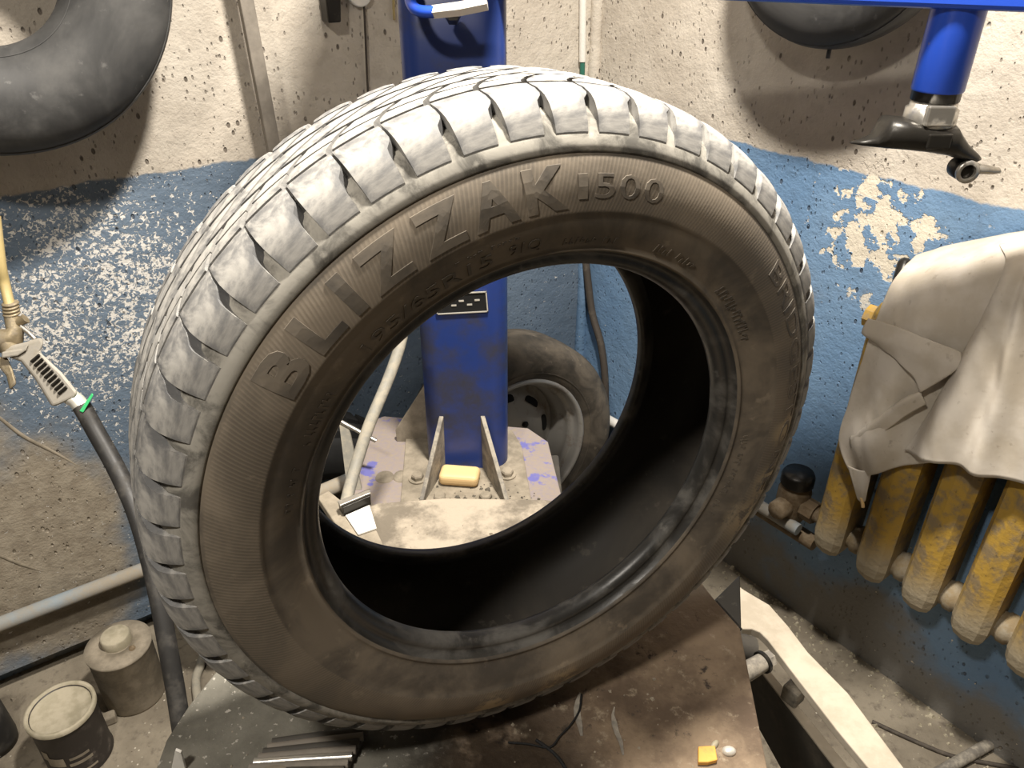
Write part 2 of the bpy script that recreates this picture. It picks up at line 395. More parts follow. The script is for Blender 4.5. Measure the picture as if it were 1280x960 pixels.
RT = [(0, .3180), (.03, .3176), (.05, .3160), (.060, .3135), (.067, .3095), (.073, .3030), (.0772, .2950), (.0785, .2910)]
RB = [(a, r) for r, a in OUT[:i0 + 1]]
PIT = radians(360 / 54)
def block(slabs, seed):
    """slabs: list of (list of (a, s_left, s_right)) rows in pitch units; s grows clockwise"""
    b = MB()
    for rows in slabs:
        nc = 4; vs = []; fs = []; nr = len(rows)
        a_lo, a_hi = rows[0][0], rows[-1][0]
        for i, (a, s0, s1) in enumerate(rows):
            for j in range(nc + 1):
                s = s0 + (s1 - s0) * j / nc
                edge = (i in (0, nr - 1)) or (j in (0, nc))
                rt = interp(RT, abs(a)) - (.0007 if edge else 0) + .0003 * noise.noise((a * 90, s * 6, seed))
                vs.append(tp(rt, a, -s * PIT) - V(0, 0, tyre_z))
        W = nc + 1
        for i in range(nr - 1):
            for j in range(nc): fs.append((i * W + j, i * W + j + 1, (i + 1) * W + j + 1, (i + 1) * W + j))
        b.add(vs, fs, True)
        ring = [j for j in range(W)] + [i * W + nc for i in range(1, nr)] + [(nr - 1) * W + j for j in range(nc - 1, -1, -1)] + [i * W for i in range(nr - 2, 0, -1)]
        up = [vs[q] for q in ring]; dn = []
        for q in ring:
            i, j = divmod(q, W); a, s0, s1 = rows[i]; s = s0 + (s1 - s0) * j / nc
            dn.append(tp(interp(RB, abs(a)) - .001, a, -s * PIT) - V(0, 0, tyre_z))
        L = len(ring)
        b.add(up + dn, [(k, (k + 1) % L, L + (k + 1) % L, L + k) for k in range(L)], False)
    me = b.build('tread_block', M['tread']); m = me.data; bpy.data.objects.remove(me)
    return m
def rows(a0, a1, fl, fr, n=6): return [(a0 + (a1 - a0) * i / n, fl(i / n), fr(i / n)) for i in range(n + 1)]
# front shoulder: square lugs; a narrow lateral groove that opens into a notch at the shoulder
def notch(u): return .985 - .03 * u - .17 * min(1, max(0, (u - .55) / .14)) - .05 * max(0, u - .75)
shA = block([rows(.0358, .0783, lambda u: .03 + .05 * max(0, u - .8), notch, 12)], 1)
# front intermediate lugs: raked and curling, split by one long sipe
shB = block([rows(.0190, .0320, lambda u: .04 + .24 * (1 - u) ** 1.6, lambda u: .91 + .24 * (1 - u) ** 1.6, 5),
             rows(.0060, .0165, lambda u: .32 + .42 * (1 - u), lambda u: 1.16 + .42 * (1 - u), 4)], 2)
# centre: long raked blades
shC = block([rows(-.0190, .0025, lambda u: .04 + 1.30 * (1 - u), lambda u: .86 + 1.30 * (1 - u), 7)], 3)
# far shoulder: raked blades with a long sipe and hooked tips
shD = block([rows(-.0410, -.0228, lambda u: .05 + .85 * (1 - u) ** .7, lambda u: .87 + .85 * (1 - u) ** .7, 6),
             rows(-.0783, -.0445, lambda u: .92 + .30 * (1 - u), lambda u: 1.72 + .30 * (1 - u), 7)], 4)
for k in range(54):
    for me, off in ((shA, 0), (shB, .02), (shC, .1), (shD, .3)):
        o = bpy.data.objects.new('tread_block', me); COL.objects.link(o); o.parent = tyre
        o.location = (0, 0, tyre_z); o.rotation_euler = (0, -(radians(3.1) + k * PIT - off * PIT), 0)
def text_mesh(s, h, depth, bold=0.0):
    cu = bpy.data.curves.new('t', 'FONT'); cu.body = s; cu.size = 1; cu.extrude = .5; cu.resolution_u = 3; cu.offset = bold
    o = bpy.data.objects.new('t', cu); COL.objects.link(o)
    dg = bpy.context.evaluated_depsgraph_get(); me = o.evaluated_get(dg).to_mesh()
    vs = [Vector(v.co) for v in me.vertices]; fs = [tuple(p.vertices) for p in me.polygons]
    o.evaluated_get(dg).to_mesh_clear(); bpy.data.objects.remove(o); bpy.data.curves.remove(cu)
    bm = bmesh.new(); bv = [bm.verts.new(v) for v in vs]
    for f in fs:
        try: bm.faces.new([bv[i] for i in f])
        except ValueError: pass
    bmesh.ops.triangulate(bm, faces=bm.faces)
    for _ in range(4):
        es = [e for e in bm.edges if (e.verts[0].co - e.verts[1].co).xy.length > .16]
        if not es: break
        bmesh.ops.subdivide_edges(bm, edges=es, cuts=1); bmesh.ops.triangulate(bm, faces=bm.faces)
    bm.verts.index_update(); vs = [v.co.copy() for v in bm.verts]; fs = [tuple(v.index for v in f.verts) for f in bm.faces]; bm.free()
    x0 = min(v.x for v in vs); x1 = max(v.x for v in vs); y0 = min(v.y for v in vs); y1 = max(v.y for v in vs)
    return [V((v.x - x0) / (x1 - x0), (v.y - y0) / (y1 - y0), v.z + .5) for v in vs], fs
def arc_text(s, t0, t1, r0, r1, rise, name='raised_lettering', m='letter', bold=0.0, label=None):
    vs, fs = text_mesh(s, 1, 1, bold)
    b = MB(); out = []
    for v in vs:
        t = radians(t0 + (t1 - t0) * v.x); r = r0 + (r1 - r0) * v.y
        out.append(tp(r, sw(r) + (rise if v.z > .5 else -.0006), t))
    b.add(out, fs); o = b.build(name, M[m], tyre)
    if label: o['label'] = label
    return o
BL = [('B', 144.2, 137.6), ('L', 135.6, 129.6), ('I', 127.4, 125.2), ('Z', 123.0, 115.6), ('Z', 113.6, 106.2), ('A', 105.0, 97.4), ('K', 96.0, 88.8)]
for ch, a0, a1 in BL: arc_text(ch, a0, a1, .2432, .2725, .0008, 'raised_letter', bold=.035)
for ch, a0, a1 in (('I', 87.0, 85.4), ('5', 84.0, 80.4), ('0', 79.4, 75.6), ('0', 74.6, 70.8)): arc_text(ch, a0, a1, .2490, .2655, .0008, 'raised_letter')
arc_text('195/65R15', 131.5, 103.0, .2125, .2240, .0009)
arc_text('91Q', 99.5, 93.0, .2125, .2235, .0009)
arc_text('BRIDGESTONE', 38, -20, .2560, .2725, .0005)
def arc_marks(t0, t1, r0, r1, rise, seed):
    """moulded small print too worn to read: rows of short raised strokes"""
    rnd = random.Random(seed); b = MB(); t = t0; d = 1 if t1 > t0 else -1
    while (t1 - t) * d > 0:
        w = rnd.uniform(.5, .9) * d; ra = r0 + (r1 - r0) * rnd.choice((0, 0, .25)); rb = r1 - (r1 - r0) * rnd.choice((0, 0, .3))
        for (qa, qb, pa, pb) in ((t, t + w * .35, ra, rb), (t + w * .35, t + w, *((ra, ra + (r1 - r0) * .28) if rnd.random() < .5 else (rb - (r1 - r0) * .28, rb)))):
            cs = [(pa, qa), (pa, qb), (pb, qb), (pb, qa)]
            lo = [tp(r, sw(r) - .0004, radians(q)) for r, q in cs]; hi = [tp(r, sw(r) + rise, radians(q)) for r, q in cs]
            b.add(lo + hi, [(4, 5, 6, 7), (0, 1, 5, 4), (1, 2, 6, 5), (2, 3, 7, 6), (3, 0, 4, 7)])
        t += w + rnd.uniform(.35, .6) * d + (1.2 * d if rnd.random() < .15 else 0)
    o = b.build('worn_small_print', M['letter'], tyre); o['kind'] = 'stuff'
for i, (t0, t1, r0, r1) in enumerate(((88, 76, .2130, .2185), (66, 54, .2135, .2205), (44, 26, .2135, .2215), (-4, -30, .2140, .2200), (153, 141, .2135, .2220), (168, 158, .2150, .2210), (110, 98, .2270, .2300))):
    arc_marks(t0, t1, r0, r1, .0007, i)

# ------------------------------------------------------------ THE MACHINE (tyre changer)
ZT = .762
def mz(px, py): return at_z(px, py, ZT)
mach = thing('tyre_changer_body', 'grimy rust-brown steel cabinet top carrying the big tyre', 'machine', (0, .6, 0))
outl = [mz(925, 785), mz(893, 749), V(.20, .86, ZT), V(.05, .893, ZT), V(-.10, .897, ZT), V(-.20, .885, ZT), V(-.27, .84, ZT),
        mz(300, 812), mz(268, 842), mz(236, 882), mz(208, 925), mz(190, 975), V(-.352, .38, ZT), V(-.32, .22, ZT), V(.235, .22, ZT)]
b = MB(); b.prism([p - V(0, 0, .006) for p in outl], (0, 0, .006)); b.build('top_plate', M['top'], mach, .0015)
b = MB(); cx = sum((p for p in outl), V(0, 0, 0)) / len(outl)
ins = [V(cx.x + (p.x - cx.x) * .965, cx.y + (p.y - cx.y) * .965, 0) for p in outl]
b.prism([p + V(0, 0, .02) for p in ins], (0, 0, ZT - .0265)); b.build('cabinet', M['panel'], mach)
b = MB(); b.prism([mz(925, 785) + V(.001, 0, -.09), mz(893, 749) + V(.001, 0, -.09), mz(893, 749) + V(.001, 0, -.006), mz(925, 785) + V(.001, 0, -.006)], (.004, .004, 0)); b.build('corner_skirt', M['dark_steel'], mach)

# clamp jaw in front of the tyre's foot
jw = thing('clamp_jaw', 'ribbed dirty steel clamp jaw under the near edge of the tyre', 'clamp', mz(400, 950))
p0, p1, p2, p3 = mz(462, 918), mz(425, 985), mz(300, 985), mz(345, 935)
b = MB(); up = V(0, 0, .012); b.prism([p0, p1, p2, p3], up); b.build('body', M['panel'], jw, .003)
for i in range(8):
    f = .05 + i * .128
    a = p0.lerp(p1, f) + up; c = p3.lerp(p2, f) + up
    MB().tube([a, a.lerp(c, .5) + V(0, 0, .0005), c], .0046, 8).build('rib', M['steel'] if i == 4 else M['panel2'] if i % 2 else M['panel'], jw)
jp = mz(350, 968)
b = MB(); b.lathe([(0, .018), (.014, .017), (.022, .012), (.024, .006), (.024, 0), (0, 0)], 28, Matrix.Translation(jp + V(-.012, -.012, 0)) @ Matrix.Rotation(.4, 4, 'Z') @ Matrix.Diagonal((1.5, .6, 1, 1)))
b.build('knuckle', M['dust'], jw)

# rear clamp jaw seen through the tyre
rj = thing('clamp_jaw', 'pale dusty clamp jaw with a white plate, seen through the tyre', 'clamp', at_z(440, 645, ZT))
z1 = ZT + .001
b = MB(); b.prism([at_z(398, 630, z1), at_z(412, 622, z1), at_z(470, 668, z1), at_z(482, 694, z1), at_z(440, 694, z1)], (0, 0, .014)); b.build('slide', M['dust'], rj, .002)
b = MB(); b.prism([at_z(424, 637, z1 + .014), at_z(464, 621, z1 + .014), at_z(464, 631, z1 + .014), at_z(430, 646, z1 + .014)], (0, 0, .016)); b.build('serrated_edge', M['dark_steel'], rj, .001)
b = MB(); b.prism([at_z(422, 628, z1 + .03), at_z(463, 613, z1 + .03), at_z(463.5, 618, z1 + .03), at_z(425, 634, z1 + .03)], (0, 0, .003)); b.build('cap', M['steel'], rj, .0008)
b = MB(); b.prism([at_z(432, 646, z1 + .0145), at_z(462, 633, z1 + .0145), at_z(471, 662, z1 + .0145), at_z(448, 670, z1 + .0145)], (0, 0, .003)); b.build('white_plate', M['white'], rj, .0006)

# ------------------------------------------------------------ column with foot, gussets, arm
CC = V(-.090, 1.322, 0); CW = .081; ZB = .55
colm = thing('blue_column', 'tall blue steel column with welded gussets on a dusty foot plate', 'column', (CC.x, CC.y, 0))
def rsq(h, r, n=6):
    out = []
    for q, (sx, sy) in enumerate(((1, -1), (1, 1), (-1, 1), (-1, -1))):
        for i in range(n + 1):
            a = -pi / 2 + q * pi / 2 + (pi / 2) * i / n
            out.append((sx * (h - r) + r * cos(a), sy * (h - r) + r * sin(a)))
    return out
sq = rsq(CW, .034)
b = MB(); n = len(sq)
lev = [ZB - .02, ZB + .02, 1.2, 1.78]
vs = [V(CC.x + x, CC.y + y, z) for z in lev for x, y in sq]
fs = [(i * n + k, i * n + (k + 1) % n, (i + 1) * n + (k + 1) % n, (i + 1) * n + k) for i in range(len(lev) - 1) for k in range(n)] + [tuple(range((len(lev) - 1) * n, len(lev) * n))]
b.add(vs, fs, True); b.build('post', M['blue'], colm)
def bz(px, py, z=ZB): return at_z(px, py, z)
b = MB(); b.prism([bz(463, 526), bz(432, 622), V(-.235, .93, ZB), V(.135, .93, ZB), bz(704, 628), bz(685, 552), bz(660, 535), bz(480, 520)], (0, 0, -.012)); b.build('foot_plate', M['plate'], colm, .002)
b = MB(); b.prism([bz(508, 545, ZB + .001), bz(500, 640, ZB + .001), bz(668, 650, ZB + .001), bz(652, 560, ZB + .001), bz(640, 540, ZB + .001), bz(516, 530, ZB + .001)], (0, 0, .006)); b.build('flange', M['dust'], colm, .0015)
b = MB(); b.box((-.05, 1.13, ZB / 2 - .01), (.30, .40, ZB - .03)); b.build('pedestal', M['panel'], colm, .004)
yF = CC.y - CW
def gus(topx, topy, botx, boty, dx):
    top = at_pl(topx, topy, V(0, yF + .006, 0), V(0, 1, 0)); bot = at_z(botx, boty, ZB + .007)
    root = V(top.x, yF + .012, ZB + .007)
    MB().prism([top + V(-dx, 0, 0), V(top.x - dx, top.y, top.z + .004), bot + V(-dx, 0, .008), bot + V(-dx, 0, 0), root + V(-dx, 0, 0)], (2 * dx, 0, 0)).build('gusset', M['gusset'], colm, .001)
gus(553, 517, 527, 629, .0042); gus(602, 517, 636, 637, .0042)
tl = V(CC.x - CW + .01, CC.y + .02, ZB + .145)
MB().prism([tl, tl + V(-.02, 0, -.01), V(CC.x - CW - .075, CC.y + .02, ZB + .03), V(CC.x - CW - .075, CC.y + .02, ZB), V(CC.x - CW + .01, CC.y + .02, ZB)], (0, .009, 0)).build('gusset', M['dust'], colm, .001)
for px, py in ((522, 599), (634, 594), (550, 625), (607, 624)):
    p = bz(px, py, ZB + .007); b = MB()
    b.lathe([(0, .013), (.0105, .013), (.0125, .010), (.0125, 0)], 6, Matrix.Translation(p) @ Matrix.Rotation(random.random(), 4, 'Z'), smooth=False)
    b.lathe([(.018, .003), (.018, 0)], 16, Matrix.Translation(p)); b.add([p + V(.018 * cos(k * pi / 8), .018 * sin(k * pi / 8), .003) for k in range(16)], [tuple(range(16))])
    b.build('anchor_bolt', M['dust'], colm)
for px, py in ((481, 597), (503, 596)):
    p = bz(px, py); MB().lathe([(0, .004), (.017, .004), (.019, 0)], 20, Matrix.Translation(p)).build('plug_disc', M['dust'], colm)
# name plate on the column front
pn = at_pl(577, 378, V(0, yF, 0), V(0, 1, 0)); npl = MB()
npl.box((pn.x, yF - .0012, pn.z), (.092, .002, .040), M=Matrix.Rotation(-.06, 3, 'Y')); np_o = npl.build('name_plate', M['black'], colm)
fr = MB(); R3 = Matrix.Rotation(-.06, 3, 'Y')
for c, d in (((0, 0, .019), (.092, .003, .002)), ((0, 0, -.019), (.092, .003, .002)), ((.045, 0, 0), (.002, .003, .04)), ((-.045, 0, 0), (.002, .003, .04))):
    fr.box(V(pn.x, yF - .0022, pn.z) + R3 @ V(*c), d, M=R3)
for i in range(5): fr.box(V(pn.x, yF - .0022, pn.z) + R3 @ V(-.028 + i * .014, 0, .004 - .008 * (i % 2)), (.009, .002, .003), M=R3)
fr_o = fr.build('plate_border', M['bare'], None, org=colm.location); fr_o.parent = np_o; fr_o.location = (0, 0, 0)
# bracket handle near the top of the column
hk = [at_d(x, y, d) for x, y, d in ((512, -60, 1.08), (512, -8, 1.07), (516, 8, 1.06), (526, 14, 1.05), (543, 15, 1.045))]
MB().tube(spline(hk, 6), .008, 10).build('handle_bracket', M['blue_clean'], colm)
MB().tube([at_d(541, 15, 1.045), at_d(575, 11, 1.04), at_d(609, 4, 1.035)], [.0085, .009, .009], 4, smooth=False).build('handle_bar', M['bare'], colm)
MB().tube([at_d(566, 22, 1.10), at_d(566, 16, 1.06)], .011, 6, smooth=False).build('bracket_bolt', M['dark_steel'], colm)
MB().prism([at_d(512, -60, 1.08), at_d(600, -60, 1.08), at_d(600, -30, 1.10), at_d(512, -30, 1.10)], (0, .05, 0)).build('bracket_plate', M['blue'], colm)

MB().box((CC.x, CC.y - .065, 1.66), (.20, .30, .22)).build('added_shade_block', M['blue'], colm, .01)  # unseen block added above the view to shade the upper front of the post

# swing arm and mounting head
za = 1.412
arm = thing('swing_arm', 'blue square beam crossing the top right with a round tool shaft', 'machine arm', (CC.x, CC.y, 1.0))
a0 = V(CC.x, CC.y, za + .045); tool = at_d(1183, 70, .93); a1 = V(tool.x, tool.y, za + .045); dv = (a1 - a0).normalized(); a2 = a1 + dv * .30
ang = atan2(dv.y, dv.x)
b = MB(); mid = (a0 + a2) / 2; b.box(mid, ((a2 - a0).length, .075, .085), ang); b.build('beam', M['blue_clean'], arm, .006)
sb = V(tool.x, tool.y, 0)
zt0 = at_pl(1157, 113, sb, V(0, 1, 0)).z
MB().lathe([(.0295, 0), (.0305, .002), (.0305, za - zt0 + .06)], 28, Matrix.Translation((sb.x, sb.y, zt0))).build('shaft', M['blue_clean'], arm)
MB().lathe([(.0, .0), (.0285, 0), (.0285, .012), (.0295, .013)], 28, Matrix.Translation((sb.x, sb.y, zt0 - .011))).build('shaft_collar', M['dark_steel'], arm)
zh = zt0 - .011
head = thing('mounting_head', 'dark duck-bill mounting head with steel neck hanging below the blue shaft', 'tool head', (sb.x, sb.y, zh - .075))
b = MB(); b.lathe([(.0, 0), (.0275, 0), (.0275, -.008), (.031, -.010), (.0315, -.028), (.030, -.030), (0, -.030)], 28, Matrix.Translation((sb.x, sb.y, zh)))
b.build('neck', M['steel'], head)
MB().box((sb.x - .003, sb.y - .0265, zh - .014), (.034, .011, .024)).build('neck_key', M['steel'], head, .002)
# duck-bill body: swept profile (image-left tip to roller side)
prof = [(-.094, .0505, .0525, .003), (-.080, .047, .0545, .009), (-.066, .042, .0555, .016), (-.060, .030, .056, .021), (-.055, .019, .0565, .026), (-.03, .021, .058, .030), (0, .025, .061, .031), (.028, .027, .0655, .029),
        (.036, .036, .068, .026), (.048, .048, .071, .021), (.060, .057, .074, .015), (.070, .064, .075, .010), (.076, .069, .0735, .005)]
b = MB(); rings = []
for x, zt, zb, hw in prof:
    ring = []
    for k in range(14):
        a = 2 * pi * k / 14; cy = hw * (abs(cos(a)) ** .7) * (1 if cos(a) > 0 else -1)
        zz = zh - ((zt + zb) / 2 - (zb - zt) / 2 * (abs(sin(a)) ** .7) * (1 if sin(a) > 0 else -1))
        ring.append(V(sb.x + x, sb.y - cy * 1.0 - .004, zz))
    rings.append(ring)
vs = [p for r in rings for p in r]; n = 14
fs = [(i * n + k, i * n + (k + 1) % n, (i + 1) * n + (k + 1) % n, (i + 1) * n + k) for i in range(len(rings) - 1) for k in range(n)] + [tuple(range(n)), tuple(range((len(rings) - 1) * n, len(rings) * n))]
b.add(vs, fs, True); b.build('duck_bill', M['dark_steel'], head)
MB().box((sb.x + .002, sb.y - .033, zh - .043), (.030, .006, .018)).build('insert', M['dark_steel'], head, .002)
rp = V(sb.x + .056, sb.y - .004, zh - .084)
MB().lathe([(0, -.014), (.011, -.014), (.0138, -.009), (.0138, .009), (.011, .014), (0, .014)], 24, Matrix.Translation(rp) @ Matrix.Rotation(pi / 2, 4, 'X')).build('roller', M['dark_steel'], head)
MB().lathe([(.0095, .0), (.0145, 0), (.0145, .005), (.0095, .005)], 24, Matrix.Translation(rp + V(0, -.0145, 0)) @ Matrix.Rotation(pi / 2, 4, 'X')).build('roller_rim', M['steel'], head)
MB().tube([rp + V(.010, 0, 0), rp + V(.024, 0, -.001), rp + V(.042, 0, -.003), rp + V(.050, 0, -.003)], [.011, .009, .007, .005], 12, flat=.75).build('finger', M['steel'], head)

# soap bar on the foot plate
sp = at_z(575, 601, ZB + .008); b = MB(); b.box(sp + V(0, 0, .013), (.078, .044, .026), -.12)
tag(b.build('soap_bar', M['soap'], org=sp, bevel=.010, segs=4), 'yellow bar of soap lying between the two gussets', 'soap')

# hose, rods behind the tyre
hp = [at_d(x, y, d) for x, y, d in ((503, 420, 1.28), (497, 442, 1.27), (483, 480, 1.25), (462, 530, 1.22), (447, 575, 1.20), (438, 606, 1.18), (430, 640, 1.15))]
tag(MB().tube(spline(hp, 8), .0095, 12).build('grey_hose', M['greyhose'], org=hp[0]), 'grey rubber hose curving down left of the blue column, seen through the tyre', 'hose')
fr1 = thing('steel_bracket', 'thin bent steel strip bracket beside the grey hose', 'bracket', at_d(435, 600, 1.5))
MB().tube([at_d(426, 527, 1.50), at_d(470, 551, 1.50)], .0045, 8).build('rod', M['steel'], fr1)
MB().prism([at_d(424, 529, 1.5), at_d(436, 535, 1.5), at_d(452, 612, 1.5), at_d(434, 612, 1.5)], (.0, .006, 0)).build('strip', M['greyhose'], fr1)
MB().tube([at_d(396, 618, 1.55), at_d(470, 586, 1.62)], .016, 14).build('cross_tube', M['pipe'], fr1)

# ------------------------------------------------------------ rear wheel and tyre near the corner
def wheel_matrix(c, yaw, lean):
    """local +Z = outward face"""
    n = V(sin(yaw) * cos(lean), -cos(yaw) * cos(lean), sin(lean))
    q = n.to_track_quat('Z', 'Y'); return Matrix.Translation(c) @ q.to_matrix().to_4x4()
rwc = V(-.003, 1.735, .292)
wheel = thing('spare_wheel', 'dusty steel wheel with slotted grey rim leaning in the room corner', 'wheel', (rwc.x, rwc.y, 0))
WM = wheel_matrix(rwc, radians(30), radians(7))
tprof = [(.185, .060), (.190, .072), (.205, .080), (.235, .088), (.262, .085), (.281, .074), (.289, .056), (.2915, 0), (.289, -.056), (.281, -.074), (.262, -.085), (.235, -.088), (.205, -.080), (.19, -.072), (.185, -.06)]
MB().lathe(tprof, 96, WM).build('tyre', M['old_tyre'], wheel)
MB().lathe([(.2075, .0815), (.2095, .084), (.212, .0835)], 96, WM).build('rim_line', M['old_tyre'], wheel)
MB().lathe([(.191, .071), (.189, .078), (.184, .080), (.1785, .076), (.1765, .066), (.1755, .048), (.172, .044), (.165, .044), (.1635, .030), (.160, .012), (.152, .004), (.150, -.03), (.148, -.06), (.185, -.075)], 96, WM).build('rim', M['silver'], wheel)
# disc with four-plus oval slots
disc = MB(); nS = 8; rr = [.149, .140, .130, .122, .100, .088, .06, .045, 0]
zz = [-.030, -.028, -.022, -.010, -.002, -.004, .008, .004, .004]
disc.lathe(list(zip(rr, zz)), 72, WM); dsk = disc.build('disc', M['silver'], wheel)
for k in range(nS):
    a = 2 * pi * k / nS + .05
    pts = []
    for i in range(16):
        u = 2 * pi * i / 16; tx = .024 * (abs(cos(u)) ** .6) * (1 if cos(u) > 0 else -1); ry = .0095 * (abs(sin(u)) ** .6) * (1 if sin(u) > 0 else -1)
        r = .112 + ry; t = a + tx / r
        pts.append(WM @ V(r * cos(t), r * sin(t), -.0045 - (ry * .6)))
    nn = (WM.to_3x3() @ V(0, 0, 1))
    MB().prism([p - nn * .004 for p in pts], nn * .0062).build('slot', M['black'], dsk).location = (0, 0, 0)
for o in list(dsk.children):
    for v in o.data.vertices: v.co -= wheel.location
for k in range(4):
    a = k * pi / 2 + .5; MB().lathe([(0, .006), (.008, .005), (.010, 0)], 8, WM @ Matrix.Translation((.05 * cos(a), .05 * sin(a), .006))).build('lug_seat', M['dark_steel'], wheel)
# dark tyre behind the column
btc = CR + dL * .945 + nL * .185 + V(0, 0, .285)
bt = thing('old_tyre', 'dark treaded tyre standing in shadow behind the blue column', 'tyre', (btc.x, btc.y, 0))
BM_ = wheel_matrix(btc, radians(34), radians(2))
MB().lathe([(.16, .03), (.165, .055), (.19, .068), (.225, .072), (.255, .066), (.272, .055), (.277, 0), (.272, -.055), (.255, -.066), (.225, -.072), (.19, -.068), (.165, -.055), (.16, -.03), (.20, -.05), (.262, -.04), (.262, .04), (.20, .05)], 72, BM_, closed=True).build('carcass', M['black'], bt)
for k in range(40):
    for da, zo in ((0, .035), (.08, -.035)):
        a = 2 * pi * k / 40 + da
        MB().box(BM_ @ V(.277 * cos(a), .277 * sin(a), zo), (.016, .030, .045), M=BM_.to_3x3() @ Matrix.Rotation(a, 3, 'Z')).build('tread_lug', M['black'], bt)

# ------------------------------------------------------------ things on the left wall
# inner tube
def inner_tube(name, label, c, nrm, R, r, m, grp=None, seam=True):
    o = thing(name, label, 'inner tube', c)
    MT = Matrix.Translation(c) @ nrm.to_track_quat('Z', 'Y').to_matrix().to_4x4()
    b = MB(); prof = [(R + r * cos(2 * pi * k / 28), r * .92 * sin(2 * pi * k / 28)) for k in range(28)]
    b.lathe(prof, 96, MT, closed=True); b.build('tube_body', m, o)
    if seam:
        for a in (radians(28), radians(150)):
            b = MB(); rr_, z_ = R + r * cos(a), r * .92 * sin(a)
            b.lathe([(rr_ + .0012 * cos(q * pi / 3), z_ + .0012 * sin(q * pi / 3)) for q in range(6)], 96, MT, closed=True); b.build('mould_seam', m, o)
    return o, MT
tc = onL(-40, -50, .115)
it1, mt1 = inner_tube('inner_tube', 'fat black inner tube hanging high on the left wall', tc, nL, .192, .079, M['grey_rubber'])
MB().tube([CR + dL * (tc - CR).dot(dL) + nL * 0 + V(0, 0, tc.z + .118), CR + dL * (tc - CR).dot(dL) + nL * .19 + V(0, 0, tc.z + .118)], .006, 8).build('wall_peg', M['dark_steel'], it1)
tc2 = onR(1058, -118, .10)
it2, mt2 = inner_tube('inner_tube', 'dark inner tube hanging on the right wall behind the blue arm', tc2, nR, .150, .062, M['black_rubber'])
vp = mt2 @ (Matrix.Rotation(0, 4, 'Z') @ V(0, -.20, .02))
vdir = V(0, 0, -1)
MB().tube([V(tc2.x, tc2.y, tc2.z - .205) + dR * .02, V(tc2.x, tc2.y, tc2.z - .225) + dR * .02], .004, 8).build('valve_stem', M['black_rubber'], it2)
MB().tube([CR + dR * (tc2 - CR).dot(dR) + V(0, 0, tc2.z + .093), CR + dR * (tc2 - CR).dot(dR) + nR * .16 + V(0, 0, tc2.z + .093)], .006, 8).build('wall_peg', M['dark_steel'], it2)

# bar standing against the wall
pt_ = onL(305, 0, .055); pb_ = onL(341, 190, .055)
b = MB(); q = pb_ + (pb_ - pt_).normalized() * 1.06
ptt = pt_ - (pb_ - pt_).normalized() * .5
fx = (pb_ - pt_).normalized()
b.prism([ptt + dL * .0125 , ptt - dL * .0125, ptt - dL * .0125 + nL * .018, ptt + dL * .0125 + nL * .018], (q - ptt) * ((ptt.z - .0) / (ptt.z - q.z)))
tag(b.build('steel_bar', M['panel2'], org=(q.x, q.y, 0), bevel=.002), 'long grey flat bar standing upright against the left wall', 'bar')
# wire with ring
w0 = thing('hanging_wire', 'thin dark wire hanging from a pale ring on the left wall', 'wire', onL(459, 100, .01))
MB().tube(spline([onL(455, 4, .008), onL(457, 50, .01), onL(459, 100, .008), onL(462, 160, .01), onL(465, 300, .012)], 6), .0022, 8).build('wire', M['cord'], w0)
rc = onL(449, -9, .008); RMt = Matrix.Translation(rc) @ nL.to_track_quat('Z', 'Y').to_matrix().to_4x4()
MB().lathe([(.0, .003), (.020, .003), (.021, .005), (.0245, .005), (.0255, .002), (.0255, -.004)], 36, RMt).build('ring', M['white'], w0)
# dark tool end and tie
k0 = onL(398, -40, .03); k1 = onL(408, 26, .03)
tag(MB().prism([onL(394, -40, .005), onL(417, -40, .005), onL(418, 26, .005), onL(402, 27, .005)], nL * .035).build('tool_holder', M['dark_steel'], org=onL(408, 26, .0), bevel=.003), 'dark block-shaped tool hanging at the top of the left wall', 'tool')
tag(MB().tube([onL(492, -30, .006), onL(492, 10, .006), onL(493, 25, .006)], .0028, 8).build('yellow_strap', M['yellow_tube'], org=onL(493, 25)), 'short yellow strap end beside the column top', 'strap')
# pipe along the wall foot
pA = onL(-60, 802, .028); pB = onL(200, 705, .028); pz = (pA.z + pB.z) / 2
pB2 = pA + (pB - pA) * 3.2
pipe = thing('wall_pipe', 'painted heating pipe running low along the left wall', 'pipe', V(pB.x, pB.y, pz - .02))
MB().tube([V((pA - (pB - pA))[0], (pA - (pB - pA))[1], pz), V(pA.x, pA.y, pz), V(pB.x, pB.y, pz), V(pB2.x, pB2.y, pz)], .0165, 20).build('pipe_run', M['pipe'], pipe)
for t in (-.4, 1.3, 2.6):
    p = pA + (pB - pA) * t; p.z = pz
    MB().box(p - nL * .02, (.02, .05, .04), AL).build('pipe_clip', M['pipe'], pipe, .003)

# conduit in the corner and brown cable below it
cn = thing('corner_conduit', 'thin conduit beside the room corner, plastered white above and green below', 'pipe', onL(728, 105, .012))
c0, c1, c2 = onL(729, -40, .014), onL(728, 77, .014), onL(727, 150, .014)
MB().tube([c0, c1], .0085, 12).build('plastered_section', M['white'], cn)
MB().tube([c1 + V(0, 0, .005), c2], .0062, 12).build('green_section', M['dkgreen'], cn)
cb = [onR(722, 240, .012), onR(733, 335, .012), onR(740, 390, .014), onR(751, 430, .014), onR(756, 470, .014), onR(757, 520, .014), onR(757, 570, .014)]
tag(MB().tube(spline(cb, 8), .0105, 10).build('brown_cable', M['cord'], org=cb[-1]), 'brown cable running down the blue wall beside the corner, behind the tyre opening', 'cable')
lp = [onR(758, 524, .03), onR(800, 545, .03)]
tag(MB().tube([onR(752, 520, .03), onR(860, 580, .03)], .014, 12).build('wall_pipe', M['white'], org=onR(752, 520, .03)), 'pale pipe low on the right wall behind the spare wheel', 'pipe')

